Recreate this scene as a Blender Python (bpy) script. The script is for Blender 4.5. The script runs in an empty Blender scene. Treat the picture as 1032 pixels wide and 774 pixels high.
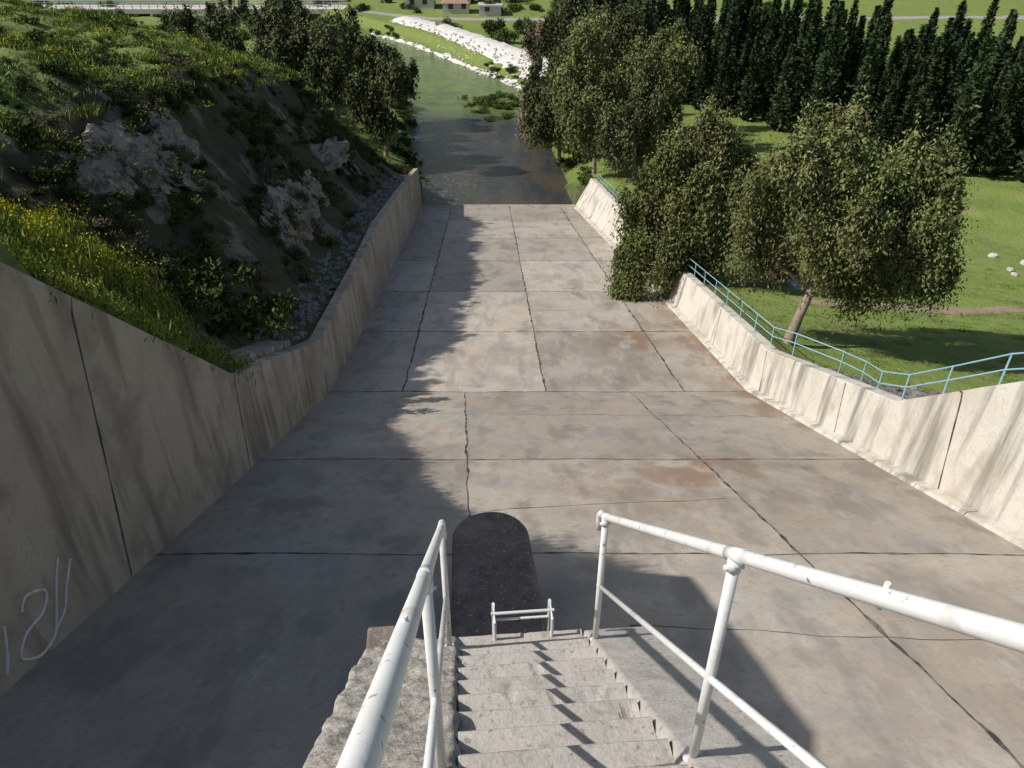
import bpy, bmesh, math, random
import numpy as np
from mathutils import Vector, noise, Matrix
random.seed(7); rng=np.random.default_rng(11)
S=bpy.context.scene
C=S.collection

# ------------------------------------------------------------------ helpers
def link(o,parent=None):
    C.objects.link(o)
    if parent: o.parent=parent
    return o
def empty(name):
    e=bpy.data.objects.new(name,None); e.empty_display_size=.2; return link(e)
class MB:
    def __init__(s): s.v=[]; s.f=[]
    def box(s,a,b):
        n=len(s.v); x0,y0,z0=a; x1,y1,z1=b
        s.v+=[(x0,y0,z0),(x1,y0,z0),(x1,y1,z0),(x0,y1,z0),(x0,y0,z1),(x1,y0,z1),(x1,y1,z1),(x0,y1,z1)]
        s.f+=[tuple(n+i for i in q) for q in [(0,3,2,1),(4,5,6,7),(0,1,5,4),(1,2,6,5),(2,3,7,6),(3,0,4,7)]]
    def tube(s,pts,rad,sides=8,caps=True):
        pts=[Vector(p) for p in pts]
        if not hasattr(rad,'__len__'): rad=[rad]*len(pts)
        n0=len(s.v)
        t=(pts[1]-pts[0]).normalized()
        up=Vector((0,0,1)) if abs(t.z)<.9 else Vector((1,0,0))
        a=t.cross(up).normalized()
        for i,p in enumerate(pts):
            if i==0: t=(pts[1]-pts[0])
            elif i==len(pts)-1: t=(pts[-1]-pts[-2])
            else: t=(pts[i+1]-pts[i-1])
            t.normalize()
            a=(a-t*a.dot(t)).normalized(); b=t.cross(a)
            for k in range(sides):
                an=2*math.pi*k/sides
                s.v.append(tuple(p+(a*math.cos(an)+b*math.sin(an))*rad[i]))
        for i in range(len(pts)-1):
            for k in range(sides):
                k2=(k+1)%sides
                s.f.append((n0+i*sides+k,n0+i*sides+k2,n0+(i+1)*sides+k2,n0+(i+1)*sides+k))
        if caps:
            s.f.append(tuple(n0+k for k in range(sides))[::-1])
            s.f.append(tuple(n0+(len(pts)-1)*sides+k for k in range(sides)))
    def obj(s,name,mat,parent=None,smooth=False,bevel=0):
        me=bpy.data.meshes.new(name); me.from_pydata(s.v,[],s.f); me.update()
        if mat: me.materials.append(mat)
        if smooth: me.polygons.foreach_set('use_smooth',[True]*len(me.polygons))
        o=bpy.data.objects.new(name,me); link(o,parent)
        if bevel:
            m=o.modifiers.new('b','BEVEL'); m.width=bevel; m.segments=2; m.limit_method='ANGLE'
        return o
def grid_obj(name,V,nr,nc,mat,parent=None,smooth=True,flip=False):
    idx=np.arange(nr*nc).reshape(nr,nc)
    a=idx[:-1,:-1].ravel();b=idx[:-1,1:].ravel();c=idx[1:,1:].ravel();d=idx[1:,:-1].ravel()
    F=np.stack([a,b,c,d] if not flip else [a,d,c,b],1)
    me=bpy.data.meshes.new(name); me.from_pydata(V.tolist(),[],F.tolist()); me.update()
    me.materials.append(mat)
    if smooth: me.polygons.foreach_set('use_smooth',[True]*len(me.polygons))
    o=bpy.data.objects.new(name,me); link(o,parent); return o

# ------------------------------------------------------------------ materials
def layered(name,base,layers=(),rough=.85,bump=None,tone=0,spec=.3,rnd=0,trans=0,metal=0):
    m=bpy.data.materials.new(name); m.use_nodes=True; nt=m.node_tree; N=nt.nodes; L=nt.links
    bs=N['Principled BSDF']; bs.inputs['Roughness'].default_value=rough
    bs.inputs['Specular IOR Level'].default_value=spec; bs.inputs['Metallic'].default_value=metal
    tc=N.new('ShaderNodeTexCoord')
    rgb=N.new('ShaderNodeRGB'); rgb.outputs[0].default_value=(*base,1); cur=rgb.outputs[0]
    def nz(sc,det,st,off=0,rg=.6):
        mp=N.new('ShaderNodeMapping'); mp.inputs['Scale'].default_value=st; mp.inputs['Location'].default_value=(off,off*.7,off*.3)
        L.new(tc.outputs['Object'],mp.inputs[0]); n=N.new('ShaderNodeTexNoise')
        n.inputs['Scale'].default_value=sc; n.inputs['Detail'].default_value=det; n.inputs['Roughness'].default_value=rg
        L.new(mp.outputs[0],n.inputs['Vector']); return n.outputs['Fac']
    def mixc(fac,a,col):
        mx=N.new('ShaderNodeMix'); mx.data_type='RGBA'
        L.new(fac,mx.inputs[0]); L.new(a,mx.inputs[6]); mx.inputs[7].default_value=(*col,1)
        return mx.outputs[2]
    def mr(v,lo,hi,a=0,b=1):
        r=N.new('ShaderNodeMapRange'); L.new(v,r.inputs[0]); r.inputs[1].default_value=lo; r.inputs[2].default_value=hi
        r.inputs[3].default_value=a; r.inputs[4].default_value=b; return r.outputs[0]
    def mul(a,b):
        q=N.new('ShaderNodeMath'); q.operation='MULTIPLY'; L.new(a,q.inputs[0]); L.new(b,q.inputs[1]); return q.outputs[0]
    for i,l in enumerate(layers):
        sc,lo,hi,col,amt=l[:5]; st=l[5] if len(l)>5 else (1,1,1); an=l[6] if len(l)>6 else None
        f=mr(nz(sc,4,st,i*13.7),lo,hi,0,amt)
        if an:
            at=N.new('ShaderNodeAttribute'); at.attribute_name=an; f=mul(f,at.outputs['Fac'])
        cur=mixc(f,cur,col)
    def scale(cur,v):
        cm=N.new('ShaderNodeVectorMath'); cm.operation='SCALE'; L.new(cur,cm.inputs[0]); L.new(v,cm.inputs['Scale']); return cm.outputs[0]
    if tone:
        at=N.new('ShaderNodeAttribute'); at.attribute_name='tone'; cur=scale(cur,mr(at.outputs['Fac'],0,1,1-tone,1+tone))
    if rnd:
        oi=N.new('ShaderNodeObjectInfo'); cur=scale(cur,mr(oi.outputs['Random'],0,1,1-rnd,1+rnd))
    L.new(cur,bs.inputs['Base Color'])
    if bump:
        bn=N.new('ShaderNodeBump'); bn.inputs['Strength'].default_value=bump[1]; bn.inputs['Distance'].default_value=bump[2]
        L.new(nz(bump[0],5,(1,1,1),3,.7),bn.inputs['Height']); L.new(bn.outputs[0],bs.inputs['Normal'])
    return m

m_floor=layered('chute_concrete',(.45,.405,.345),[
  (.35,.42,.60,(.44,.36,.275),.75),(.8,.5,.66,(.33,.31,.28),.65),(.2,.52,.64,(.28,.235,.19),.6),
  (2.2,.52,.75,(.54,.50,.43),.6,(1,.25,1)),(1.1,.53,.64,(.25,.23,.205),.6,(1,.22,1)),(.6,.58,.66,(.21,.185,.16),.6,(1,.5,1)),(5,.56,.68,(.27,.245,.21),.5),(16,.48,.75,(.25,.23,.2),.45),
  (1.0,.38,.54,(.22,.12,.065),.85,(1,.6,1),'stain')],rough=.58,bump=(9,.25,.03),tone=.17,spec=.4)
m_joint=layered('joint_tar',(.05,.047,.042),[(3,.45,.65,(.22,.20,.18),.85)],rough=.9)
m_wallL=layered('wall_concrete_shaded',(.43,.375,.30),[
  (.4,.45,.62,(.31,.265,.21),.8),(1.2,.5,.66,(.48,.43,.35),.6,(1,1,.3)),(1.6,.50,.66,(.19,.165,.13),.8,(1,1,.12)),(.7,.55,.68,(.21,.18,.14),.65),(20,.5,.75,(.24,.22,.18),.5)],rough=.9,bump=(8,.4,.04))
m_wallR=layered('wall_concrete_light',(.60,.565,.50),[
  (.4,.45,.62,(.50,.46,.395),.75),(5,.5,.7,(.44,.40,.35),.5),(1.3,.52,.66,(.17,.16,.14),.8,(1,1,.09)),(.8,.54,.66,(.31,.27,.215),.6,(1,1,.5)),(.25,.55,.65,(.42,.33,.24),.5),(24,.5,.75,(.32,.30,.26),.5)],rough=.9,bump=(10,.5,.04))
m_stair=layered('stair_concrete',(.45,.42,.38),[
  (3,.45,.65,(.36,.335,.30),.7),(9,.55,.70,(.25,.23,.195),.65),(60,.5,.75,(.22,.20,.175),.5),(1.5,.55,.7,(.54,.51,.46),.6),(30,.6,.68,(.12,.11,.095),.6)],rough=.92,bump=(45,.6,.012))
m_aggr=layered('exposed_aggregate',(.44,.41,.36),[
  (26,.44,.6,(.25,.225,.195),.8),(18,.56,.68,(.58,.54,.48),.8),(70,.52,.7,(.15,.135,.12),.6)],rough=.95,bump=(38,.8,.02))
m_nose=layered('pier_concrete_dark',(.185,.15,.13),[
  (5,.45,.65,(.115,.095,.082),.7),(18,.58,.66,(.42,.37,.32),.8),(1.2,.5,.66,(.28,.235,.2),.6)],rough=.9,bump=(30,.6,.02))
m_paint=layered('white_paint',(.68,.685,.67),[
  (7,.56,.66,(.46,.43,.38),.55),(30,.64,.69,(.17,.10,.065),.9),(2,.5,.7,(.58,.58,.55),.6)],rough=.5,bump=(40,.3,.004),spec=.4)
m_blue=layered('pale_blue_paint',(.26,.46,.55),[(8,.5,.65,(.42,.50,.52),.7)],rough=.5)
m_ground=layered('hillside_ground',(.080,.115,.025),[
  (.25,.45,.62,(.050,.070,.020),.8),(.9,.52,.7,(.14,.115,.065),.65),(.12,.5,.62,(.14,.17,.035),.6),(5,.5,.75,(.04,.055,.014),.7),
  (.6,.1,.2,(.21,.28,.062),.9,(1,1,1),'lawn'),(.25,.46,.60,(.15,.21,.045),.8,(1,1,1),'lawn'),(1.2,.52,.68,(.30,.29,.12),.55,(1,1,1),'lawn'),(.5,.56,.66,(.28,.25,.13),.5,(1,1,1),'lawn'),(9,.5,.75,(.10,.15,.032),.6,(1,1,1),'lawn'),
  (.8,.25,.45,(.070,.064,.038),.95,(1,1,1),'soil'),(.45,.53,.61,(.23,.195,.16),.8,(1,1,.6),'soil'),(1.8,.48,.60,(.038,.046,.018),.8,(1,1,.7),'soil')],rough=.95,bump=(2.5,.9,.2))
m_rock=layered('limestone',(.34,.295,.245),[
  (.5,.42,.58,(.20,.17,.135),.8),(2.5,.5,.64,(.08,.07,.052),.85),(1.2,.58,.7,(.46,.41,.34),.6),(1.6,.52,.64,(.05,.06,.022),.8)],rough=.95,bump=(3,1,.25))
m_white=layered('white_riprap',(.68,.66,.62),[(.6,.5,.65,(.50,.48,.44),.7),(5,.55,.7,(.36,.34,.31),.6)],rough=.95,bump=(3,1,.2))
m_rubble=layered('rubble',(.30,.285,.265),[(4,.45,.62,(.15,.14,.13),.8),(9,.55,.7,(.42,.40,.37),.7)],rough=.95,bump=(8,1,.08),rnd=.3)
m_path=layered('dirt_path',(.31,.235,.165),[(2,.45,.65,(.24,.19,.12),.7),(6,.58,.7,(.14,.16,.05),.5)],rough=.95)
m_pave=layered('grey_paving',(.33,.31,.29),[(3,.45,.65,(.22,.21,.19),.6)],rough=.9)
m_bark=layered('bark',(.26,.21,.16),[(3,.5,.65,(.38,.32,.26),.7,(1,1,.3)),(8,.5,.7,(.10,.08,.06),.6,(1,1,.3))],rough=.95,bump=(10,.6,.03))
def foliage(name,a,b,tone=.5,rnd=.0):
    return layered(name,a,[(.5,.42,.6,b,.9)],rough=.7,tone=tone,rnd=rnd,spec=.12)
m_euc=foliage('eucalyptus_leaves',(.150,.180,.062),(.205,.210,.085),.6)
m_euc2=foliage('eucalyptus_leaves_dark',(.085,.108,.042),(.125,.132,.058),.6)
m_dry=foliage('dry_leaves',(.34,.24,.20),(.24,.17,.13))
m_cyp=foliage('cypress_leaves',(.032,.054,.023),(.052,.076,.031),.6,.3)
m_shrub=foliage('shrub_leaves',(.048,.074,.018),(.085,.112,.026),.6,.35)
m_scrub=foliage('dry_scrub_twigs',(.085,.074,.040),(.055,.056,.026),.6,.35)
m_grass=foliage('grass_blades',(.13,.19,.035),(.20,.23,.05),.4,.3)
m_yel=foliage('yellow_flowers',(.60,.54,.03),(.45,.46,.04),.3)
m_roof=layered('clay_roof',(.34,.22,.17),[(3,.5,.7,(.25,.15,.11),.6)])
m_plaster=layered('plaster',(.56,.53,.47),[(1,.5,.7,(.44,.41,.36),.5)])
m_glass=layered('window_glass',(.03,.035,.04),rough=.1,spec=.6)
m_metal=layered('roof_sheet',(.5,.5,.5),[(1,.5,.7,(.38,.36,.34),.6)],rough=.5)

# ------------------------------------------------------------------ survey of the site (metres, camera at z=0)
I=np.interp
TU=math.tan(math.radians(22.8)); TL=math.tan(math.radians(13.0)); YK=27.9; ZK=-18.8; YE=83.2
def F(y): return np.where(np.asarray(y)<YK, ZK+TU*(YK-np.asarray(y)), ZK-TL*(np.minimum(y,YE)-YK))
def wl(y): return I(y,[-20,7,17,28,39,55,83,105,125,150,175,205,260,600,4000],[-7.3,-7.35,-7.42,-7.7,-8.0,-8.7,-9.7,-12.5,-15.4,-20,-45,-80,-160,-700,-5000])
def wr(y): return I(y,[-20,12.5,19,28,46,83,110,138,177,205,260,600,4000],[12.6,11.1,10.75,10.3,9.3,7.0,4.2,2.0,-21,-45,-120,-640,-4900])
def bt(side,y): return float(I(y,[-16,28,83],[.15,.1,.3] if side<0 else [.1,.15,1.5]))
LTY=[-16,5,9.6,10.7,18.2,28,48,76,83.4]; LTZ=[1.0,.8,-1.6,-4.9,-11.7,-16.3,-19.4,-25.6,-27.4]
RTY=[-16,5,14.4,18.6,27.8,46,83.4]; RTZ=[-1,-4.2,-9.4,-12.85,-16.7,-21.0,-28.5]
dn=[0,1.2,3.5,6.5,9,12,22,40,90,300,900,5000]
LT={-30:[.6,.6,.8,1,1.2,1.4,2,3,5,8,8,40],5:[.4,.5,.9,1.2,1.3,1.5,2,3,5,8,8,40],9.6:[-2.0,-1.6,-1.2,-.6,0,.4,1.2,2.5,4.5,8,8,40],12:[-6.2,-5.6,-4.2,-2.8,-1.8,-1,0,2,4,7,8,40],
18:[-12.0,-10.8,-7.7,-6.2,-5.3,-4.5,-3.0,-1,2,5,8,40],22:[-14,-13.8,-10.8,-8.4,-6.9,-6.0,-4.6,-3,0,4,8,40],26:[-15.9,-15.6,-13.0,-10.0,-7.3,-6.5,-5.2,-4,0,4,8,40],35:[-17.9,-17.4,-15,-11.6,-8.0,-7.2,-6.5,-5,-2,2,6,40],
45:[-19.3,-19.1,-16.8,-13.4,-9.5,-8.6,-7.4,-5.6,-3,0,5,40],60:[-22.5,-22.4,-20.0,-16.6,-12.7,-11.4,-8.6,-5.6,-4,-3,4,40],71:[-25,-24.8,-22.4,-19.0,-15.2,-13.9,-12.0,-8.0,-5,-4,2,40],
80:[-27.2,-27.1,-25.4,-23,-21,-19.5,-16,-12,-8,-6,0,40],92:[-32.4,-31.5,-30.4,-29,-28,-27.4,-25.5,-23,-16,-12,-4,40],115:[-32.4,-31.6,-30.8,-30.5,-30.3,-30,-29.5,-29,-26,-22,-8,40],
170:[-32.4,-31.6,-31,-31,-31,-31,-31,-31,-30,-28,-15,40],260:[-32.4,-31.6,-31,-31,-31,-31,-31,-31,-30,-28,-15,60],600:[-32,-31,-30,-30,-30,-29,-28,-28,-26,-20,0,80],4000:[60]*12}
RT={-30:[-2,-3,-5,-7,-8,-9,-10,-11,-12,-14,-10,40],5:[-5,-6,-8,-10,-11,-12,-14,-15,-17,-18,-10,40],14:[-10,-11.3,-13,-14.4,-15,-15.4,-16.6,-18,-20,-21,-10,40],19:[-13.3,-13.8,-14.8,-15.8,-16.3,-16.8,-18,-19.2,-21,-22,-10,40],
28:[-17,-17.3,-17.8,-18.1,-18.4,-18.7,-19.7,-20.8,-22.5,-24,-12,40],46:[-21.4,-21.8,-22.2,-22.5,-22.7,-22.9,-23.6,-24.2,-25,-26,-14,40],60:[-24.6,-24.9,-25.2,-25.5,-25.8,-26,-26.5,-27,-27.5,-27,-14,40],
83:[-29.2,-29.2,-29,-28.8,-28.7,-28.6,-28.3,-28.2,-28,-27,-14,40],92:[-32.4,-31.6,-30.6,-29.9,-29.7,-29.5,-29.3,-29,-28.6,-27,-14,40],130:[-32.4,-31.4,-30.7,-30.6,-30.6,-30.6,-30.5,-30.5,-30,-28,-12,40],
180:[-32.4,-31.2,-29.6,-29.8,-30,-30.3,-30.5,-30.5,-29.5,-26,-10,60],300:[-32.4,-31,-29,-28,-28,-27,-26,-25,-23,-18,0,80],600:[-30,-28,-20,-18,-16,-15,-12,-8,0,10,30,120],4000:[100]*12}
def bil(T,d,y):
    ys=np.array(sorted(T)); tab=np.array([T[k] for k in sorted(T)],float)
    d=np.asarray(d,float); y=np.asarray(y,float)
    j=np.clip(np.searchsorted(ys,y)-1,0,len(ys)-2); t=np.clip((y-ys[j])/(ys[j+1]-ys[j]),0,1)
    dd=np.array(dn,float); i=np.clip(np.searchsorted(dd,d)-1,0,len(dd)-2); s=np.clip((d-dd[i])/(dd[i+1]-dd[i]),0,1)
    return (tab[j,i]*(1-s)+tab[j,i+1]*s)*(1-t)+(tab[j+1,i]*(1-s)+tab[j+1,i+1]*s)*t
def gz_raw(side,d,y):
    T=LT if side<0 else RT
    d=np.asarray(d,float); y=np.asarray(y,float)
    k=np.minimum(.8,d*.5); acc=bil(T,d,y)*2
    for a,b in ((k,0),(-k,0),(0,k*1.6),(0,-k*1.6)): acc=acc+bil(T,np.maximum(d+a,0),y+b)
    return acc/6
def gnoise(x,y,side,d):
    amp=(.25 if side>0 else .8)*min(1,max(0,(d-1.2)/4))
    if y>95: amp*=.3
    n=noise.fractal(Vector((x*.16,y*.16,side*5)),1,2,4)
    if side<0:
        n+=.4*noise.fractal(Vector((x*.7,y*.7,9)),.8,2,4)
        if d<14: n-=.9*abs(noise.noise(Vector((y*.22,x*.05,3))))*min(1,(14-d)/5)
    return amp*n
def gz(x,y):
    inw=y<YE+.3
    l=float(wl(y))-(.25+bt(-1,y) if inw else 0); r=float(wr(y))+(.25+bt(1,y) if inw else 0)
    if x<l: d=l-x; return float(gz_raw(-1,d,y))+gnoise(x,y,-1,d)
    if x>r: d=x-r; return float(gz_raw(1,d,y))+gnoise(x,y,1,d)
    return float(F(y))-.6 if y<YE else -33.0

# ------------------------------------------------------------------ ground sheet
Ys=np.concatenate([np.arange(-30,0,3),np.arange(0,96,.5),np.arange(96,200,2),np.arange(200,420,9),np.geomspace(420,3800,18)])
ds=np.concatenate([np.arange(0,16,.45),np.arange(16,44,1.4),np.arange(44,110,5),np.geomspace(115,3600,18)])
rows=[];lawn=[];soil=[]
nd=len(ds)
for y in Ys:
    inw=y<YE+.3
    l=float(wl(y))-(.25+bt(-1,y) if inw else 0); r=float(wr(y))+(.25+bt(1,y) if inw else 0)
    zl=gz_raw(-1,ds,np.full(nd,y)); zr=gz_raw(1,ds,np.full(nd,y))
    for i in range(nd-1,-1,-1):
        x=l-ds[i]; d=ds[i]
        rows.append((x,y,zl[i]+gnoise(x,y,-1,d)))
        lawn.append((.55 if (d>9.5 or y<20) else .0) if y<92 else .7)
        s=0.0
        if 1.0<d<10.5 and 19<y<86: s=min(1,(d-1.0)/1.)*min(1,(10.5-d)/1.5)*min(1,(y-19)/4)
        soil.append(s)
    for t in (.001,.33,.66,.999):
        rows.append((l+(r-l)*t,y,float(F(y))-.6 if y<YE+.2 else -33.0)); lawn.append(0); soil.append(1)
    for i in range(nd):
        x=r+ds[i]; d=ds[i]
        rows.append((x,y,zr[i]+gnoise(x,y,1,d)))
        lw=1.0
        if d<2: lw=d/2
        if y<24: lw*=max(0,(d-3)/8) if d<11 else 1
        if y>88: lw*=.75
        lawn.append(min(1,lw)); soil.append(.5*max(0,1-d/2) if y<84 else 0)
nc=2*nd+4
ground=grid_obj('ground',np.array(rows),len(Ys),nc,m_ground)
for nm,arr in (('lawn',lawn),('soil',soil)):
    a=ground.data.attributes.new(nm,'FLOAT','POINT'); a.data.foreach_set('value',np.array(arr,dtype=np.float32))

# ------------------------------------------------------------------ chute floor, slab by slab
chute=empty('spillway_chute')
cU=[lambda y:I(y,[-5,27.9],[.3,-2.0]), lambda y:I(y,[6,27.9],[6.36,5.0])]
cL=[lambda y:I(y,[27.9,83.2],[-4.63,-6.6]),lambda y:I(y,[27.9,83.2],[1.42,-.3]),lambda y:I(y,[27.9,83.2],[7.3,5.2])]
rU=[-5,5.3,11.85,18.4,27.9]; rL=[27.9,36.6,45.2,54.6,64,73.6,83.2]
V=[];Fc=[];tone=[];stain=[]
def slabs(rws,cols):
    for a,b in zip(rws[:-1],rws[1:]):
        edges=[lambda y:wl(y)-.1]+cols+[lambda y:wr(y)+.1]
        for e0,e1 in zip(edges[:-1],edges[1:]):
            tn=random.random(); ny=max(2,int((b-a)/.6)); nx=10; n0=len(V)
            for i in range(ny+1):
                y=a+(b-a)*i/ny; x0=float(e0(y)); x1=float(e1(y))
                for j in range(nx+1):
                    x=x0+(x1-x0)*j/nx; V.append((x,y,float(F(y))))
                    dr=float(wr(y))-x
                    s=max(0,1-dr/2.2)*(1 if 22<y<42 else .35)
                    s=max(s,.8*math.exp(-((x-5)/3.2)**2-((y-17)/2.5)**2), .9*math.exp(-((x-6.3)/1.6)**2-((y-35)/2.2)**2))
                    stain.append(s); tone.append(tn)
            for i in range(ny):
                for j in range(nx):
                    k=n0+i*(nx+1)+j; Fc.append((k,k+1,k+nx+2,k+nx+1))
slabs(rU,cU); slabs(rL,cL)
me=bpy.data.meshes.new('floor_slabs'); me.from_pydata(V,[],Fc); me.materials.append(m_floor)
for nm,arr in (('tone',tone),('stain',stain)):
    a=me.attributes.new(nm,'FLOAT','POINT'); a.data.foreach_set('value',np.array(arr,dtype=np.float32))
link(bpy.data.objects.new('floor_slabs',me),chute)
mb=MB()
def strip(pts,w):
    n0=len(mb.v)
    for i,(x,y) in enumerate(pts):
        q=pts[min(i+1,len(pts)-1)]; p=pts[max(i-1,0)]
        t=Vector((q[0]-p[0],q[1]-p[1])).normalized(); nx,ny=-t.y,t.x
        ww=w*(.35+1.5*abs(noise.noise(Vector((x*1.7,y*1.7,0)))*1.3))
        jx=.06*noise.noise(Vector((x*.9,y*.9,4)))+.02*noise.noise(Vector((x*4,y*4,4)))
        for s in (-1,1):
            X=x+nx*(jx+s*ww); Y=y+ny*(jx+s*ww); mb.v.append((X,Y,float(F(Y))+.006))
    for i in range(len(pts)-1): mb.f.append((n0+2*i,n0+2*i+1,n0+2*i+3,n0+2*i+2))
for e in cU: strip([(float(e(y)),y) for y in np.arange(-4,27.9,.12)],.032)
for e in cL: strip([(float(e(y)),y) for y in np.arange(27.95,83.1,.25)],.045)
for y in rU[1:-1]+[27.92]+rL[1:-1]:
    strip([(x,y+.04*math.sin(x)) for x in np.arange(float(wl(y)),float(wr(y)),.12)],.032 if y<28 else .05)
for (xa,ya,xb,yb) in [(-1.2,14.2,5.6,15.2),(-7,24.2,10,23.6),(2,9,11,8.2),(-6,50,5,49.5),(1,40.6,6.5,41)]:
    n=int(math.dist((xa,ya),(xb,yb))/.12)
    strip([(xa+(xb-xa)*i/n,ya+(yb-ya)*i/n+.25*noise.noise(Vector((xa+i*.09,ya,2)))) for i in range(n)],.012)
mb.obj('expansion_joints',m_joint,chute)
mb=MB(); mb.box((float(wl(83.3))-.3,83.2,-33.2),(float(wr(83.3))+.3,83.9,-31.62)); mb.obj('end_sill',m_floor,chute)

# ------------------------------------------------------------------ side walls
def wall(side,ty,tz,mat,joints):
    par=empty('retaining_wall'); ys=np.unique(np.concatenate([np.arange(-16,83.4,.7),np.array(ty)])); V=[]
    for y in ys:
        xb=float((wl if side<0 else wr)(y)); zt=float(I(y,ty,tz))+.03*noise.noise(Vector((y*.8,side,0))); zb=float(F(y))
        xt=xb+side*bt(side,y); th=.5
        ins=[(xb,y,zb-.5),(xb,y,zb)]
        for k in (.33,.66): ins.append((xb+(xt-xb)*k,y,zb+(zt-zb)*k))
        ins+= [(xt,y,zt-.03),(xt+side*.03,y,zt),(xt+side*(th-.03),y,zt),(xt+side*th,y,zt-.03),(xt+side*(th+.1),y,zb-1.5)]
        V+=ins
    o=grid_obj('wall_body',np.array(V),len(ys),9,mat,par,False,flip=(side>0))
    me=o.data
    bm=bmesh.new(); bm.from_mesh(me); bm.verts.ensure_lookup_table()
    for end in (0,len(ys)-1): bm.faces.new([bm.verts[end*9+i] for i in range(9)])
    bmesh.ops.recalc_face_normals(bm,faces=bm.faces); bm.to_mesh(me); bm.free()
    jb=MB()
    for y in joints:
        zb=float(F(y)); pts=[]
        for k in np.linspace(0,1,10):
            zt=float(I(y,ty,tz)); z=zb+(zt-zb)*k; yy=y+.22*(z-zb)
            zt2=float(I(yy,ty,tz))
            if z>zt2-.03: z=zt2-.03
            fr=(z-float(F(yy)))/(zt2-float(F(yy)))
            x=float((wl if side<0 else wr)(yy))+side*bt(side,yy)*fr - side*.006
            pts.append((x,yy,z))
        n0=len(jb.v)
        for p in pts:
            w=.010+.025*random.random()
            jb.v+=[(p[0],p[1]-w,p[2]),(p[0],p[1]+w,p[2])]
        for i in range(len(pts)-1): jb.f.append((n0+2*i,n0+2*i+1,n0+2*i+3,n0+2*i+2))
    jb.obj('joints',m_joint,par)
    return par
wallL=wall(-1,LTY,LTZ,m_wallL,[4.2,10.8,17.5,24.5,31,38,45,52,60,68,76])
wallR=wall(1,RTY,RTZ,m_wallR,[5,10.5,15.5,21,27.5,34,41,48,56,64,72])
mb=MB()
for a,b in zip(np.arange(8,82,2.),np.arange(10,84,2.)):
    n=len(mb.v)
    for y in (a,b-.03):
        x=float(wr(y)); z=float(F(y)); mb.v+=[(x-.32,y,z),(x-.28,y,z+.10),(x-.004,y,z+.14),(x-.004,y,z)]
    mb.f+=[(n,n+1,n+5,n+4),(n+1,n+2,n+6,n+5),(n,n+3,n+2,n+1),(n+4,n+5,n+6,n+7)]
mb.obj('kerb',m_wallR,wallR)
gr=MB()
def gp(y,z):
    return (float(wl(y))+.008-bt(-1,y)*(z-float(F(y)))/(float(I(y,LTY,LTZ))-float(F(y))),y,z)
strokes=[[(8.05,-9.42),(8.27,-9.3),(8.66,-9.62),(8.42,-9.83),(7.95,-9.77),(7.68,-9.93),(7.75,-10.12),(8.03,-10.36),(8.40,-10.40),(8.62,-10.2),(8.95,-9.72),(9.2,-9.45)],
 [(8.46,-10.36),(8.85,-10.28),(9.12,-10.0),(9.45,-9.72)],
 [(7.66,-9.25),(7.5,-9.6),(7.31,-9.88)]]
for s in strokes:
    pts=[]
    for i in range(len(s)-1):
        p0=s[max(i-1,0)];p1=s[i];p2=s[i+1];p3=s[min(i+2,len(s)-1)]
        for t in np.linspace(0,1,7)[:-1]:
            c=[.5*(2*b+(c_-a)*t+(2*a-5*b+4*c_-d)*t*t+(3*b-a-3*c_+d)*t**3) for a,b,c_,d in zip(p0,p1,p2,p3)]
            pts.append(gp(*c))
    pts.append(gp(*s[-1])); gr.tube(pts,[.022+.008*random.random() for _ in pts],6)
gr.obj('graffiti',m_paint,wallL)

# ------------------------------------------------------------------ pier, staircase, handrails (frame turned 4.9 deg)
YAW=math.radians(4.9); FR=Matrix.Translation((.28,0,0))@Matrix.Rotation(YAW,4,'Z')
def place(e): e.matrix_world=FR
DZ=-.15
def sl(v): return -4.04+DZ+.833*(3.4-v)
st=empty('concrete_staircase'); place(st)
run=.21;rise=.175
V=[];nu=60
prof=[]
for k in range(14):
    v1=3.45-run*k; z=-4.06+DZ+rise*k
    prof+=[(v1,z-rise if k else z-.6),(v1,z-.10),(v1,z-.04),(v1-.003,z-.010),(v1-.014,z-.001),(v1-.05,z),(v1-.10,z),(v1-.16,z),(v1-run,z)]
for (v,z) in prof:
    for i in range(nu):
        u=-.335+.805*i/(nu-1)
        w=noise.fractal(Vector((u*8,v*9,z*9)),.8,2,3)
        chip=max(0,noise.noise(Vector((u*7,v*5+9,z*5)))-.34)*.16
        V.append((u,v+.002*w-chip*.5,z+.0025*w-chip*.4))
o=grid_obj('steps',np.array(V),len(prof),nu,m_stair,st,False)
mb=MB(); mb.box((-.95,-3,-2.3),(.95,3.45-run*14,-4.06+DZ+rise*14)); mb.obj('landing',m_stair,st)
def rough_slope(name,u0,u1,lift,mat,amp,v0=.5,v1=3.45):
    nu=int((u1-u0)/.022)+1; nv=int((v1-v0)/.022)+1; V=[]
    for j in range(nv):
        v=v0+(v1-v0)*j/(nv-1)
        for i in range(nu):
            u=u0+(u1-u0)*i/(nu-1)
            z=sl(v)+lift+amp*noise.fractal(Vector((u*9,v*9,lift)),.8,2,4)
            if i in(0,nu-1) or j==nv-1: z-=.05
            V.append((u+amp*.6*noise.noise(Vector((v*7,u*5,3))),v+amp*.6*noise.noise(Vector((u*7,v*5,8))),z))
    return grid_obj(name,np.array(V),nv,nu,mat,st,flip=True)
rough_slope('rough_ledge',-.93,-.335,.02,m_aggr,.03)
rough_slope('side_ramp',.47,.95,.0,m_stair,.006)
mb=MB()
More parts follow.
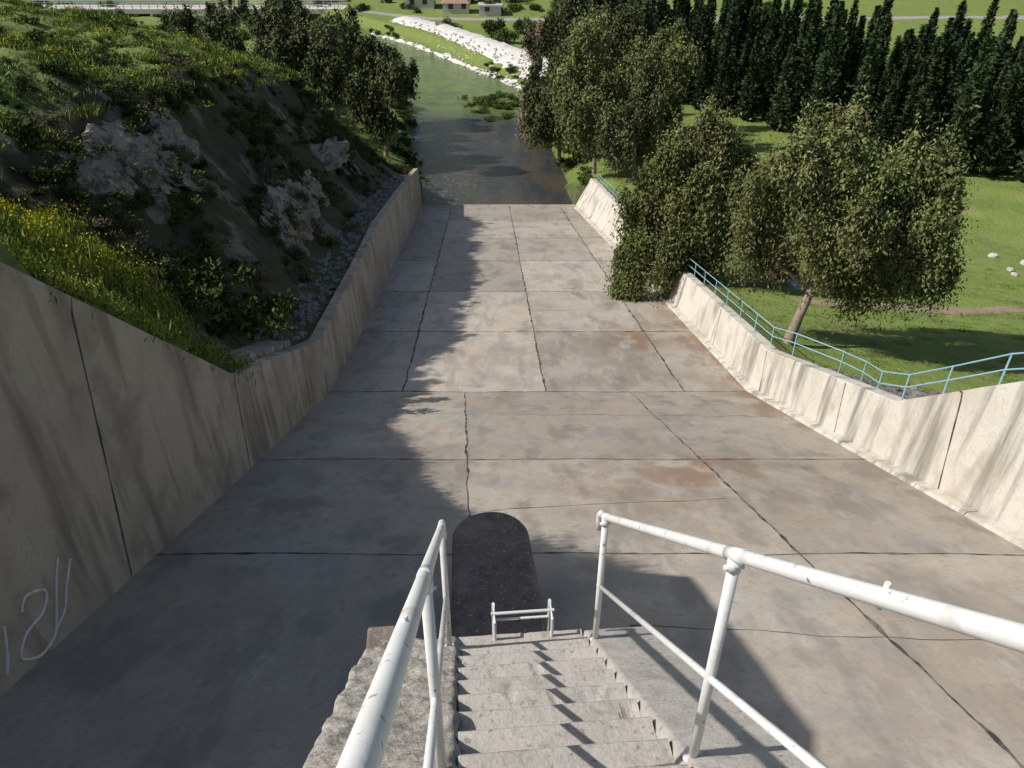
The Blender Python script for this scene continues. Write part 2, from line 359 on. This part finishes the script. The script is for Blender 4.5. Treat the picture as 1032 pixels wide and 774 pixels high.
def wedge(u0,u1,lift):
    n=len(mb.v)
    for u in (u0,u1):
        mb.v+=[(u,-3,-12),(u,3.43,-12.5),(u,3.43,sl(3.43)+lift),(u,.5,sl(.5)+lift),(u,-3,sl(.5)+lift)]
    mb.f+=[(n,n+1,n+2,n+3,n+4),(n+9,n+8,n+7,n+6,n+5),(n+1,n+6,n+7,n+2),(n+2,n+7,n+8,n+3),(n+3,n+8,n+9,n+4)]
wedge(-.92,-.345,-.07); wedge(-.343,.468,-.3); wedge(.471,.94,-.05)
mb.obj('pier_body',m_stair,st)
mb=MB(); mb.box((-.91,3.2,-4.2),(-.72,3.47,-4.08)); mb.obj('broken_block',m_nose,st,bevel=.02)
nose=empty('pier_nose'); place(nose); mb=MB(); UC=.22
out=[(-.78,3.5),(-.75,7.0),(-.66,10.3)]+[(-.66*math.cos(a),10.3+.66*math.sin(a)) for a in np.linspace(.2,math.pi-.2,16)]+[(.66,10.3),(.75,7.0),(.78,3.5)]
n=len(out)
def ztop(v): return -9.35-.085*(v-3.5)
lv=[(1.14,-14,0),(1.03,0,-.12),(.97,0,-.03),(.88,0,.02)]
for s,zz,dz in lv:
    for u,v in out:
        vv=v if v<9 else 9+(v-9)*(1+(s-1)*.5)
        mb.v.append((UC+u*s,vv,-14 if zz else ztop(v)+dz))
for k in range(3):
    for i in range(n-1): mb.f.append((k*n+i,(k+1)*n+i,(k+1)*n+i+1,k*n+i+1))
mb.f.append(tuple(3*n+i for i in range(n))[::-1])
o=mb.obj('nose_body',m_nose,nose)
bm=bmesh.new(); bm.from_mesh(o.data); bmesh.ops.recalc_face_normals(bm,faces=bm.faces); bm.to_mesh(o.data); bm.free()
def rail(u):
    e=empty('stair_handrail'); place(e); mb=MB(); R=.0205
    def top(v): return -3.04+.833*(3.24-v)
    mb.tube([(u,3.35,top(3.3)-.15),(u,3.365,top(3.3)-.09),(u,3.355,top(3.3)-.04),(u,3.325,top(3.3)-.005),(u,3.27,top(3.27)+.003),(u,3.2,top(3.2)),(u,1.6,top(1.6)),(u,.1,top(.1)),(u,-.8,top(.1)+.1)],R,16)
    mb.tube([(u,3.26,top(3.26)-.55),(u,1.62,top(1.62)-.57),(u,-.2,top(-.2)-.58)],R*.66,12)
    for v in (3.22,1.62,.02):
        mb.tube([(u,v,top(v)-.01),(u,v,sl(v)-.12)],R*.9,14)
        mb.tube([(u,v-.045,top(v)+.0375),(u,v+.045,top(v)-.0375)],R*1.1,16)
        mb.tube([(u,v,top(v)-.015),(u,v,top(v)-.06)],R*1.1,14)
        mb.tube([(u,v,sl(v)-.02),(u,v,sl(v)+.008)],.036,14)
        mb.tube([(u-.03,v,top(v)-.05),(u+.03,v,top(v)-.05)],.008,8)
    mb.tube([(u,1.0,top(1.0)-.03),(u,1.0,top(1.0)+.04)],.006,8)
    o=mb.obj('rail_tubes',m_paint,e)
    o.data.polygons.foreach_set('use_smooth',[len(q.vertices)==4 for q in o.data.polygons])
rail(-.39); rail(.515)
e=empty('ladder'); place(e); mb=MB()
for u in (-.10,.27): mb.tube([(u,3.40,-4.25),(u,3.40,-4.05),(u,3.55,-4.04),(u,3.55,-8.6)],.010,8)
mb.tube([(-.12,3.47,-4.045),(.29,3.47,-4.045)],.010,8)
for z in np.arange(-8.4,-4.2,.3): mb.tube([(-.10,3.55,z),(.27,3.55,z)],.009,8)
mb.obj('ladder_tubes',m_paint,e)

# ------------------------------------------------------------------ fence
e=empty('blue_fence'); mb=MB()
path=[]
for y in np.arange(81,27.5,-2.1):
    x=float(wr(y))+bt(1,y)+.35; path.append((x,y,float(I(y,RTY,RTZ))-.02))
path+=[(11.0,26.6,-16.1),(12.0,24.6,-15.7),(11.9,22.6,-14.9),(11.4,20.6,-14.0),(11.15,18.7,-12.9)]
for y in np.arange(17,5,-1.7): path.append((float(wr(y))+.3,y,float(I(y,RTY,RTZ))-.02))
for p in path: mb.tube([(p[0],p[1],p[2]-.5),(p[0]+random.uniform(-.03,.03),p[1],p[2]+.9)],.024,6)
for h in (.88,.46):
    for a,b in zip(path[:-1],path[1:]): mb.tube([(a[0],a[1],a[2]+h),(b[0],b[1],b[2]+h)],.02,6)
mb.obj('fence_tubes',m_blue,e)

# ------------------------------------------------------------------ water
wm=layered('river_water',(.040,.046,.050),[(.25,.42,.58,(.085,.070,.050),.85,(1,.4,1),'silt'),(1.8,.54,.64,(.20,.21,.23),.45,(1,.45,1),'shoal'),
  (.09,.30,.44,(.16,.22,.050),.97,(1,1,1),'algae'),(.5,.5,.6,(.10,.10,.05),.6,(1,1,1),'algae'),(1.2,.5,.62,(.08,.13,.03),.6,(1,1,1),'algae')],rough=.16,bump=(2.2,1,.2),spec=.5)
ys=np.concatenate([np.arange(83.6,200,1.2),np.geomspace(200,900,25)]); V=[];alg=[];sho=[];silt=[]
for y in ys:
    l=float(wl(y))-1.4; r=float(wr(y))+1.4
    if y<86: l=float(wl(y))-.2; r=float(wr(y))+.2
    for t in np.linspace(0,1,18):
        V.append((l+(r-l)*t,y,-32.0)); alg.append(min(1,max(0,(y-121+6*t)/9))); sho.append(max(0,1-t*1.3)); silt.append(min(1,.3+t*1.2))
river=grid_obj('river_water',np.array(V),len(ys),18,wm)
for nm,arr in (('algae',alg),('shoal',sho),('silt',silt)):
    a=river.data.attributes.new(nm,'FLOAT','POINT'); a.data.foreach_set('value',np.array(arr,dtype=np.float32))

# ------------------------------------------------------------------ leaf meshes
def leaves(name,Cn,D,Ls,Ws,tone,mat,parent=None,mats=None,mi=None,mesh_only=False):
    n=len(Cn); D=D/np.linalg.norm(D,axis=1,keepdims=True); r=rng.normal(size=(n,3)); Sd=np.cross(D,r); Sd/=np.linalg.norm(Sd,axis=1,keepdims=True)+1e-9
    Ls=np.broadcast_to(Ls,(n,))[:,None]; Ws=np.broadcast_to(Ws,(n,))[:,None]
    V=np.stack([Cn-D*Ls/2,Cn+Sd*Ws/2,Cn+D*Ls/2,Cn-Sd*Ws/2],1).reshape(-1,3).astype(np.float32)
    me=bpy.data.meshes.new(name); me.vertices.add(4*n); me.vertices.foreach_set('co',V.ravel())
    me.loops.add(4*n); me.loops.foreach_set('vertex_index',np.arange(4*n,dtype=np.int32))
    me.polygons.add(n); me.polygons.foreach_set('loop_start',np.arange(0,4*n,4,dtype=np.int32)); me.polygons.foreach_set('loop_total',np.full(n,4,dtype=np.int32))
    for m in (mats or [mat]): me.materials.append(m)
    if mi is not None: me.polygons.foreach_set('material_index',mi.astype(np.int32))
    me.update(); a=me.attributes.new('tone','FLOAT','FACE'); a.data.foreach_set('value',np.clip(tone,0,1).astype(np.float32))
    if mesh_only: return me
    return link(bpy.data.objects.new(name,me),parent)
def eucalyptus(base,crown,rad,ncl,per,L,seed,mat=None,dry=.05,trunk=.28,droop=1.6,subs=None,fixed=None):
    rs=np.random.default_rng(seed); e=empty('eucalyptus_tree'); mat=mat or m_euc
    base=np.array(base,float); crown=np.array(crown,float); rad=np.array(rad,float)
    nsub=subs or max(5,ncl//15); sub=[]
    if fixed:
        sub=[(crown+np.array(f[:3])*rad,rad*f[3]) for f in fixed]; nsub=len(sub)
    else:
        for i in range(nsub):
            d=rs.normal(size=3); d/=np.linalg.norm(d); d[2]=d[2]*.85+.1
            sub.append((crown+d*rad*rs.uniform(.4,.78),rad*rs.uniform(.28,.46)))
    cl=[];ct=[]
    st_=[rs.uniform(.35,.65) for _ in sub]; sd_=[rs.random()<dry for _ in sub]
    for i in range(ncl):
        c,rr=sub[i%nsub]; d=rs.normal(size=3); d/=np.linalg.norm(d)
        cl.append(c+d*rr*rs.uniform(.35,1.0)**.7); ct.append(i%nsub)
    cl=np.array(cl)
    mb=MB(); fork=base+(crown-base)*.42; fork[2]=base[2]+(crown[2]-base[2])*.45
    mid=(base+fork)/2+rs.normal(size=3)*.15
    mb.tube([base-np.array([0,0,.5]),base+np.array([0,0,.05]),mid,fork],[trunk*1.3,trunk,trunk*.8,trunk*.65],9)
    for c,rr in sub:
        m1=fork+(c-fork)*.5+np.array([0,0,-.1])*rad[2]+rs.normal(size=3)*.2
        mb.tube([fork,m1,c],[trunk*.5,trunk*.3,trunk*.12],6)
        for _ in range(4):
            q=cl[rs.integers(len(cl))]
            if np.linalg.norm(q-c)<max(rad)*.8: mb.tube([m1*.5+c*.5,(m1+c+2*q)/4+rs.normal(size=3)*.1,q],[trunk*.16,trunk*.1,trunk*.04],5)
    mb.obj('trunk_and_limbs',m_bark,e,smooth=True)
    Cn=[];D=[];T=[];MI=[];LL=[]
    cr=float(np.mean(rad))*.19
    for q,si in zip(cl,ct):
        k=rs.integers(int(per*.7),int(per*1.25)); s=np.array([.85,.85,droop])*cr*rs.uniform(.6,1.2)
        p=rs.normal(size=(k,3))*.5; inner=rs.random(k)<.28; p[inner]*=.55
        p[:,2]-=.4*(np.abs(p[:,0])+np.abs(p[:,1]))
        Cn.append(q+p*s); d=rs.normal(size=(k,3))*.6+p*.3; d[:,2]-=.7; D.append(d)
        t=st_[si]+rs.uniform(-.18,.18)+rs.normal(size=k)*.06+p[:,2]*.15; t[inner]-=.22  # crown shade painted into tone: inner and lower leaves darker
        T.append(t); LL.append(np.where(inner,1.9,1.0)*rs.uniform(.7,1.3,k)*L)
        MI.append(np.full(k,1 if (sd_[si] and rs.random()<.75) else 0))
    LL=np.concatenate(LL)
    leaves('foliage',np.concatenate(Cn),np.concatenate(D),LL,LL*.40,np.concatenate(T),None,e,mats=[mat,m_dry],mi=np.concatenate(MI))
    return e
# lobes given relative to the crown radii: (x,y,z,size)
eucalyptus((12.4,30.8,gz(12.4,30.8)),(14.2,32.2,-12.8),(4.9,4.0,4.1),250,430,.17,1,dry=.0,trunk=.26,
  fixed=[(-.7,0,.28,.32),(-.42,-.2,.62,.34),(-.1,.3,.72,.30),(.22,0,.55,.36),(.62,-.1,.45,.36),(.8,.2,.02,.30),(.45,-.5,-.08,.34),(.75,-.2,-.42,.24),(-.2,-.5,.12,.34),(-.72,.1,-.2,.24),(.1,.6,.05,.36),(.25,-.3,-.5,.22),(-.45,.5,.1,.3),(.55,.5,.2,.3)])
eucalyptus((12.2,46,gz(12.2,46)),(10.7,45.2,-17.2),(4.5,4.2,5.5),230,420,.20,2,dry=.0,
  fixed=[(.15,0,.72,.28),(-.3,-.1,.5,.32),(.5,.1,.45,.32),(-.62,-.1,.08,.32),(0,-.4,.15,.36),(.6,-.2,-.05,.32),(-.75,-.3,-.45,.25),(-.35,-.4,-.42,.30),(.2,-.3,-.42,.28),(-.8,-.35,-.78,.17),(.1,.5,.2,.38),(-.2,.4,-.3,.34)])
eucalyptus((15.5,44,gz(15.5,44)),(15.4,44,-19.2),(2.1,2.3,2.8),45,320,.22,3,dry=.35)
for i,(x,y,h,w,dr) in enumerate([(9.5,90,17,6,.05),(13.5,86,14,5,.0),(6.0,99,15,5.5,.1),(14,100,17,6.5,.0),(4.4,108,10,4.4,.75),(9,114,16,6,.0),(20,104,14,5,0),(8,128,13,5,.05),(16,126,16,6,0),(19,95,13,4.5,0)]):
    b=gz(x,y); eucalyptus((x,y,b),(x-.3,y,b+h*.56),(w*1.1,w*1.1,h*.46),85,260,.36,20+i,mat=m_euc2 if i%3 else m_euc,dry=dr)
for i,(x,y,h,w) in enumerate([(-15.5,97,12,5),(-20,101,13,5.5),(-27,104,13,6),(-24,112,14,6),(-19,116,12,5),(-34,112,13,6),(-33,122,13,6),(-42,118,12,6),(-28,134,11,5),(-50,132,12,7),(-43,150,12,7)]):
    b=gz(x,y); eucalyptus((x,y,b),(x,y,b+h*.56),(w*1.1,w*1.1,h*.46),65,230,.42,50+i,mat=m_euc2,dry=.0)

def scatter(name,meshes,pts):
    e=empty(name)
    for i,(x,y,z,s,sz) in enumerate(pts):
        o=bpy.data.objects.new('clump',meshes[i%len(meshes)]); o.location=(x,y,z); o.scale=(s,s,s*sz); o.rotation_euler=(0,0,random.random()*6.28); link(o,e)
    return e
def cyp_mesh(seed):
    rs=np.random.default_rng(seed); n=2100; t=rs.uniform(0,1,n)**1.15; an=rs.uniform(0,6.28,n); ph=rs.uniform(0,6.28,3)
    R=1.4*np.clip(1.02-t,0,1)**.72*np.clip(t*9+.35,0,1)
    R*=1+.28*np.sin(an*3+t*17+ph[0])+.25*np.sin(an*5-t*31+ph[1])+.15*np.sin(t*60+ph[2])
    r=R*rs.uniform(.5,1.1,n)
    Cn=np.stack([np.cos(an)*r,np.sin(an)*r,.5+t*12.6],1); D=np.stack([np.cos(an)*.8,np.sin(an)*.8,np.full(n,.35)],1)+rs.normal(size=(n,3))*.35
    T=.4+.3*np.sin(an*3+t*17+ph[0])+rs.normal(size=n)*.15+.4*(t-.4)  # shade put into leaf tone: darker in hollows between lobes, lighter toward the tip
    return leaves('cypress',Cn,D,rs.uniform(.35,.85,n),.26,T,m_cyp,mesh_only=True)
cm=[cyp_mesh(s) for s in range(7)]
pts=[]
for row in range(10):
    for x in np.arange(12,125,2.2):
        X=x+random.uniform(-.9,.9); Y=float(I(x,[12,27,33,42,51,64,90,125],[140,120,108,94,80,75,80,86]))+row*3.7+random.uniform(-1.6,1.6)
        if random.random()<.08: continue
        pts.append((X,Y,gz(X,Y)-.2,random.uniform(.75,1.15),random.uniform(.8,1.22)))
scatter('cypress_forest',cm,pts)
def shrub_mesh(seed,mat,n=700,L=.16):
    rs=np.random.default_rng(seed); k=9; cc=rs.normal(size=(k,3))*[.33,.33,.16]+[0,0,.35]; i=rs.integers(0,k,n)
    p=rs.normal(size=(n,3)); p/=np.linalg.norm(p,axis=1,keepdims=True); Cn=cc[i]+p*rs.uniform(.08,.3,(n,1)); Cn[:,2]=np.abs(Cn[:,2])
    D=p+rs.normal(size=(n,3))*.6; D[:,2]+=.3
    T=rs.uniform(.3,.7,k)[i]+rs.normal(size=n)*.15
    return leaves('shrub',Cn,D,L*rs.uniform(.6,1.4,n),L*.45,T,mat,mesh_only=True)
sm=[shrub_mesh(s,m_shrub) for s in range(4)]
scm=[shrub_mesh(60+s,m_scrub,420,.14) for s in range(3)]
def tuft_mesh(seed,n=260,flower=0,h=.32):
    rs=np.random.default_rng(seed); xy=rs.normal(size=(n,2))*.38; hh=h*rs.uniform(.5,1.3,n)
    Cn=np.stack([xy[:,0],xy[:,1],hh*.45],1); D=rs.normal(size=(n,3))*.35; D[:,2]=1; mi=np.zeros(n); Ls=hh.copy(); Ws=np.full(n,.04)
    if flower:
        k=rs.random(n)<flower; mi[k]=1; Ls[k]=.07; Ws[k]=.07; Cn[k,2]=hh[k]*1.1
    return leaves('tuft',Cn,D,Ls,Ws,rs.uniform(.2,.9,n),None,mats=[m_grass,m_yel],mi=mi,mesh_only=True)
tm=[tuft_mesh(s) for s in range(4)]; fm=[tuft_mesh(s+9,300,.35,.5) for s in range(3)]
pts=[];pts2=[]
for _ in range(2300):
    y=random.uniform(14,86); d=1.4+random.random()**.8*14; x=float(wl(y))-.4-d
    nn=noise.noise(Vector((x*.3,y*.3,2)))
    if y<22 and d<3.5: continue
    if d<9.5 and y>22:
        if nn<-.08: continue
        (pts2 if random.random()<.35 else pts).append((x,y,gz(x,y)-.1,random.uniform(.35,1.25),random.uniform(.5,.9)))
    else:
        if nn<-.0 or random.random()<.35: continue
        pts.append((x,y,gz(x,y)-.08,random.uniform(.3,.8),random.uniform(.5,.9)))
for _ in range(300):
    y=random.uniform(25,95); d=random.uniform(12,40); x=float(wl(y))-d; pts.append((x,y,gz(x,y)-.1,random.uniform(.3,1.2),.6))
for (x,y,s) in [(-10.0,24.6,1.9),(-10.7,23.6,1.5),(-9.7,25.6,1.3),(-11.2,25.5,1.6)]: pts.append((x,y,gz(x,y)-.1,s,1.0))
scatter('hillside_shrubs',sm,pts)
scatter('hillside_scrub',scm,pts2)
pts=[]
for _ in range(900):
    y=random.uniform(9.5,20.5); d=.6+random.random()**1.3*8; x=float(wl(y))-.1-d; pts.append((x,y,gz(x,y)-.04,random.uniform(.45,.95),random.uniform(.5,1.)))
for _ in range(1000):
    y=random.uniform(20,90); d=9+random.random()*26; x=float(wl(y))-d; pts.append((x,y,gz(x,y)-.04,random.uniform(.8,1.6),random.uniform(.4,.8)))
scatter('hillside_grass',tm,pts)
pts=[]
for _ in range(320):
    y=random.gauss(18.5,2.0); d=random.uniform(3,9); x=float(wl(y))-d
    if noise.noise(Vector((x*.5,y*.5,7)))>-.05: pts.append((x,y,gz(x,y)-.03,random.uniform(.5,.9),1))
for _ in range(60):
    y=random.uniform(12,17); d=random.uniform(.8,2.2); x=float(wl(y))-d; pts.append((x,y,gz(x,y),random.uniform(.4,.7),.8))
for _ in range(70):
    y=random.uniform(35,75); d=random.uniform(9,22); x=float(wl(y))-d; pts.append((x,y,gz(x,y),random.uniform(.6,1),.7))
scatter('yellow_wildflowers',fm,pts)
pts=[]
for _ in range(260):
    y=random.uniform(84,220); l,r=float(wl(y)),float(wr(y)); x=l-random.uniform(.3,3) if random.random()<.6 else r+random.uniform(.3,3)
    if -5<y-158<24 and x>r: continue
    pts.append((x,y,gz(x,y)-.1,random.uniform(.7,1.8),.8))
for _ in range(22): pts.append((random.gauss(-3,2.4),random.gauss(129,4),-32,random.uniform(1,2.2),.5))
scatter('riverbank_bushes',sm,pts)
pts=[]
for k in range(640):
    if k<360: y=random.uniform(168,260); x=random.uniform(-.55,.35)*y; s=random.uniform(1.2,4.2)
    else: y=random.uniform(200,700); x=random.uniform(-1.,1.)*y*.75; s=random.uniform(2,6.5)
    if float(wl(y))-4<x<float(wr(y))+9: continue
    if abs(y-194)<5: continue
    pts.append((x,y,gz(x,y)-.3,s,random.uniform(.7,1.3)))
bigm=[shrub_mesh(40+s,m_shrub,1300,.13) for s in range(4)]
scatter('distant_trees',bigm,pts)
pts=[]
for _ in range(600):
    y=random.uniform(16,60); x=float(wr(y))+1+random.random()*26; pts.append((x,y,gz(x,y)-.05,random.uniform(.4,.8),random.uniform(.25,.5)))
scatter('lawn_grass',tm,pts)

# ------------------------------------------------------------------ rocks
def rock_mesh(seed,mat,sub=4,amp=.35,cell=.18):
    bm=bmesh.new(); bmesh.ops.create_icosphere(bm,subdivisions=sub,radius=1)
    for v in bm.verts:
        n=v.co.normalized(); s=1+amp*noise.fractal(n*1.6+Vector((seed*7,0,0)),.9,2,5)
        v.co=n*(s+noise.cell(n*2.2+Vector((seed*3,1,2)))*cell)
    me=bpy.data.meshes.new('rock'); bm.to_mesh(me); bm.free(); me.materials.append(mat); return me
rk=[rock_mesh(s,m_rock,5,.6,.1) for s in range(4)]
def outcrop(lst):
    e=empty('rock_outcrop')
    for i,(d,y,sx,sy,szz,dz) in enumerate(lst):
        x=float(wl(y))-.4-d
        o=bpy.data.objects.new('rock',rk[i%4]); o.location=(x,y,gz(x,y)+dz); o.scale=(sx,sy,szz)
        o.rotation_euler=(random.uniform(-.2,.2),math.radians(48)+random.uniform(-.2,.2),random.uniform(-.3,.3)); link(o,e)
outcrop([(7.4,28.5,1.4,1.9,.38,-.0),(7.0,31,1.7,2.2,.42,-.05),(6.6,33.5,1.5,1.9,.38,-.05),(7.2,36,1.3,1.9,.4,-.05)])
outcrop([(3.0,37,1.3,1.3,.38,-.0),(3.4,40,1.6,1.7,.42,-.0),(3.8,43.4,1.5,1.8,.4,-.05),(3.6,48,1.3,1.9,.4,-.05)])
outcrop([(4.5,57,1.2,2.3,.35,-.05),(4.0,64,1.1,2.2,.35,-.05)])
small=[rock_mesh(20+s,m_rubble,2,.35) for s in range(5)]
pts=[]
for _ in range(1200):
    y=random.uniform(25,82); d=.5+random.random()*1.3; x=float(wl(y))-.3-d; pts.append((x,y,gz(x,y)+.02,random.uniform(.05,.2),random.uniform(.5,.9)))
scatter('rubble_gutter',small,pts)
pts=[]
for _ in range(800):
    y=random.uniform(15,26); d=1+abs(random.gauss(0,2.6)); x=float(wr(y))+d; pts.append((x,y,gz(x,y)+.02,random.uniform(.06,.26),.7))
scatter('rubble_slope',small,pts)
wrk=[rock_mesh(30+s,m_white,2,.35) for s in range(4)]
ys=np.arange(134,190,1.0); V=[]
for y in ys:
    r=float(wr(y))
    for k,(d,z) in enumerate([(-1.5,-32.5),(.8,-31.6),(3,-30.2),(5.5,-29.0),(8,-28.7),(10.5,-29.9)]):
        V.append((r+d+.6*noise.noise(Vector((y*.4,d,0))),y+d*.35,z+.3*noise.noise(Vector((y*.7,d,5)))))
emb=grid_obj('white_rock_embankment',np.array(V),len(ys),6,m_white)
for _ in range(380):
    y=random.uniform(134,189); d=random.uniform(-1.2,5.5); o=bpy.data.objects.new('boulder',random.choice(wrk))
    o.location=(float(wr(y))+d,y+d*.35,float(I(d,[-1.5,.8,3,5.5,8],[-32.3,-31.5,-30.1,-28.9,-28.6]))); s=random.uniform(.1,.3); o.scale=(s,s,s*.7); link(o,emb)
mb=MB()
for k in range(14):
    y=18.6+k*.5; z=float(I(y+.25,LTY,LTZ))+.12; x=float(wl(y))-.64
    mb.box((x-1.1,y,z-1.2),(x,y+.5,z))
mb.obj('stepped_drain',m_wallL,bevel=.02)

def ribbon(name,pl,w,mat):
    P=[]
    for a,b in zip(pl[:-1],pl[1:]):
        n=max(2,int(math.dist(a,b)/.7))
        for i in range(n): P.append((a[0]+(b[0]-a[0])*i/n,a[1]+(b[1]-a[1])*i/n))
    P.append(pl[-1]); V=[]
    for i,p in enumerate(P):
        q=P[min(i+2,len(P)-1)]; r=P[max(i-2,0)]; t=Vector((q[0]-r[0],q[1]-r[1])).normalized()
        ww=w*(1+.35*noise.noise(Vector((p[0]*.5,p[1]*.5,1))))
        for s in (-1,-.5,0,.5,1):
            x=p[0]-t.y*s*ww; y=p[1]+t.x*s*ww; V.append((x,y,gz(x,y)+.05-.04*abs(s)))
    return grid_obj(name,np.array(V),len(P),5,mat)
ribbon('dirt_path',[(16,40.0),(21,41),(26,41.5),(33,43.5),(45,46),(70,50)],.7,m_path)
ribbon('paved_path',[(14,60),(17,55),(18.3,50),(18,44)],.6,m_pave)
ribbon('paved_path',[(11.5,57),(17,55.5),(28,58)],.5,m_pave)
ribbon('road',[(-38,206),(-20,196),(20,193),(120,186),(260,170)],1.5,m_pave)
pts=[(random.uniform(36,42),random.uniform(50,58)) for _ in range(9)]
scatter('white_stones',wrk,[(x,y,gz(x,y)+.1,random.uniform(.2,.4),.7) for x,y in pts])

e=empty('road_bridge'); mb=MB()
mb.box((-118,206,-30.4),(-40,213,-29.4))
for x in np.arange(-112,-44,11): mb.box((x-.6,207,-34),(x+.6,212,-30.41))
mb.obj('deck_and_piers',m_plaster,e)
mb=MB()
for yy in (206.2,212.8):
    mb.box((-118,yy-.08,-28.5),(-40,yy+.08,-28.35)); mb.box((-118,yy-.06,-28.95),(-40,yy+.06,-28.85))
    for x in np.arange(-118,-40,2.): mb.box((x-.07,yy-.07,-29.39),(x+.07,yy+.07,-28.51))
mb.obj('parapet',m_metal,e)

def house(x,y,w,d,h,roof=True):
    e=empty('house'); z=gz(x,y)-.3; mb=MB(); mb.box((x-w/2,y-d/2,z),(x+w/2,y+d/2,z+h)); mb.obj('walls',m_plaster,e)
    mb=MB()
    if roof:
        a=.4; zt=z+h+.003
        mb.v=[(x-w/2-a,y-d/2-a,zt),(x+w/2+a,y-d/2-a,zt),(x+w/2+a,y+d/2+a,zt),(x-w/2-a,y+d/2+a,zt),(x-w/4,y,zt+1.2),(x+w/4,y,zt+1.2)]
        mb.f=[(0,1,5,4),(1,2,5),(2,3,4,5),(3,0,4),(3,2,1,0)]
        mb.obj('roof',m_roof,e)
    else:
        mb.box((x-w/2-.3,y-d/2-.3,z+h+.003),(x+w/2+.3,y+d/2+.3,z+h+.35)); mb.obj('roof',m_metal,e)
    mb=MB()
    for k in range(int(w//3)):
        xx=x-w/2+1.3+k*3; mb.box((xx,y-d/2-.03,z+1.2),(xx+1.1,y-d/2+.02,z+2.3))
    mb.box((x+w/2-.02,y-.6,z+.3),(x+w/2+.03,y+.5,z+2.3)); mb.obj('windows_and_door',m_glass,e)
house(-13,203,6,4,2.4); house(-5,200,5,4,2.2,False); house(-22,209,7,5,3.0,False); house(75,215,9,7,4)

# ------------------------------------------------------------------ light, sky, camera
sd=Vector((-1.1,-.12,1)).normalized()
L=bpy.data.lights.new('sun','SUN'); L.energy=4.9; L.angle=math.radians(.53); L.color=(1,.955,.89)
lo=bpy.data.objects.new('sun',L); lo.rotation_euler=sd.to_track_quat('Z','Y').to_euler(); link(lo)
W=bpy.data.worlds.new('World'); S.world=W; W.use_nodes=True; nt=W.node_tree
sk=nt.nodes.new('ShaderNodeTexSky'); sk.sky_type='NISHITA'; sk.sun_disc=False
sk.sun_elevation=math.asin(sd.z); sk.sun_rotation=math.atan2(sd.x,sd.y)%(2*math.pi); sk.air_density=1.0; sk.dust_density=2.0
bg=nt.nodes['Background']; bg.inputs[1].default_value=.09; nt.links.new(sk.outputs[0],bg.inputs[0])
cam=bpy.data.cameras.new('camera'); cam.sensor_width=36; cam.lens=27.9; cam.clip_start=.05; cam.clip_end=9000
co=bpy.data.objects.new('camera',cam); co.rotation_euler=(math.radians(90-33.4),0,0); link(co); S.camera=co
S.view_settings.view_transform='Standard'; S.view_settings.look='None'; S.view_settings.exposure=0
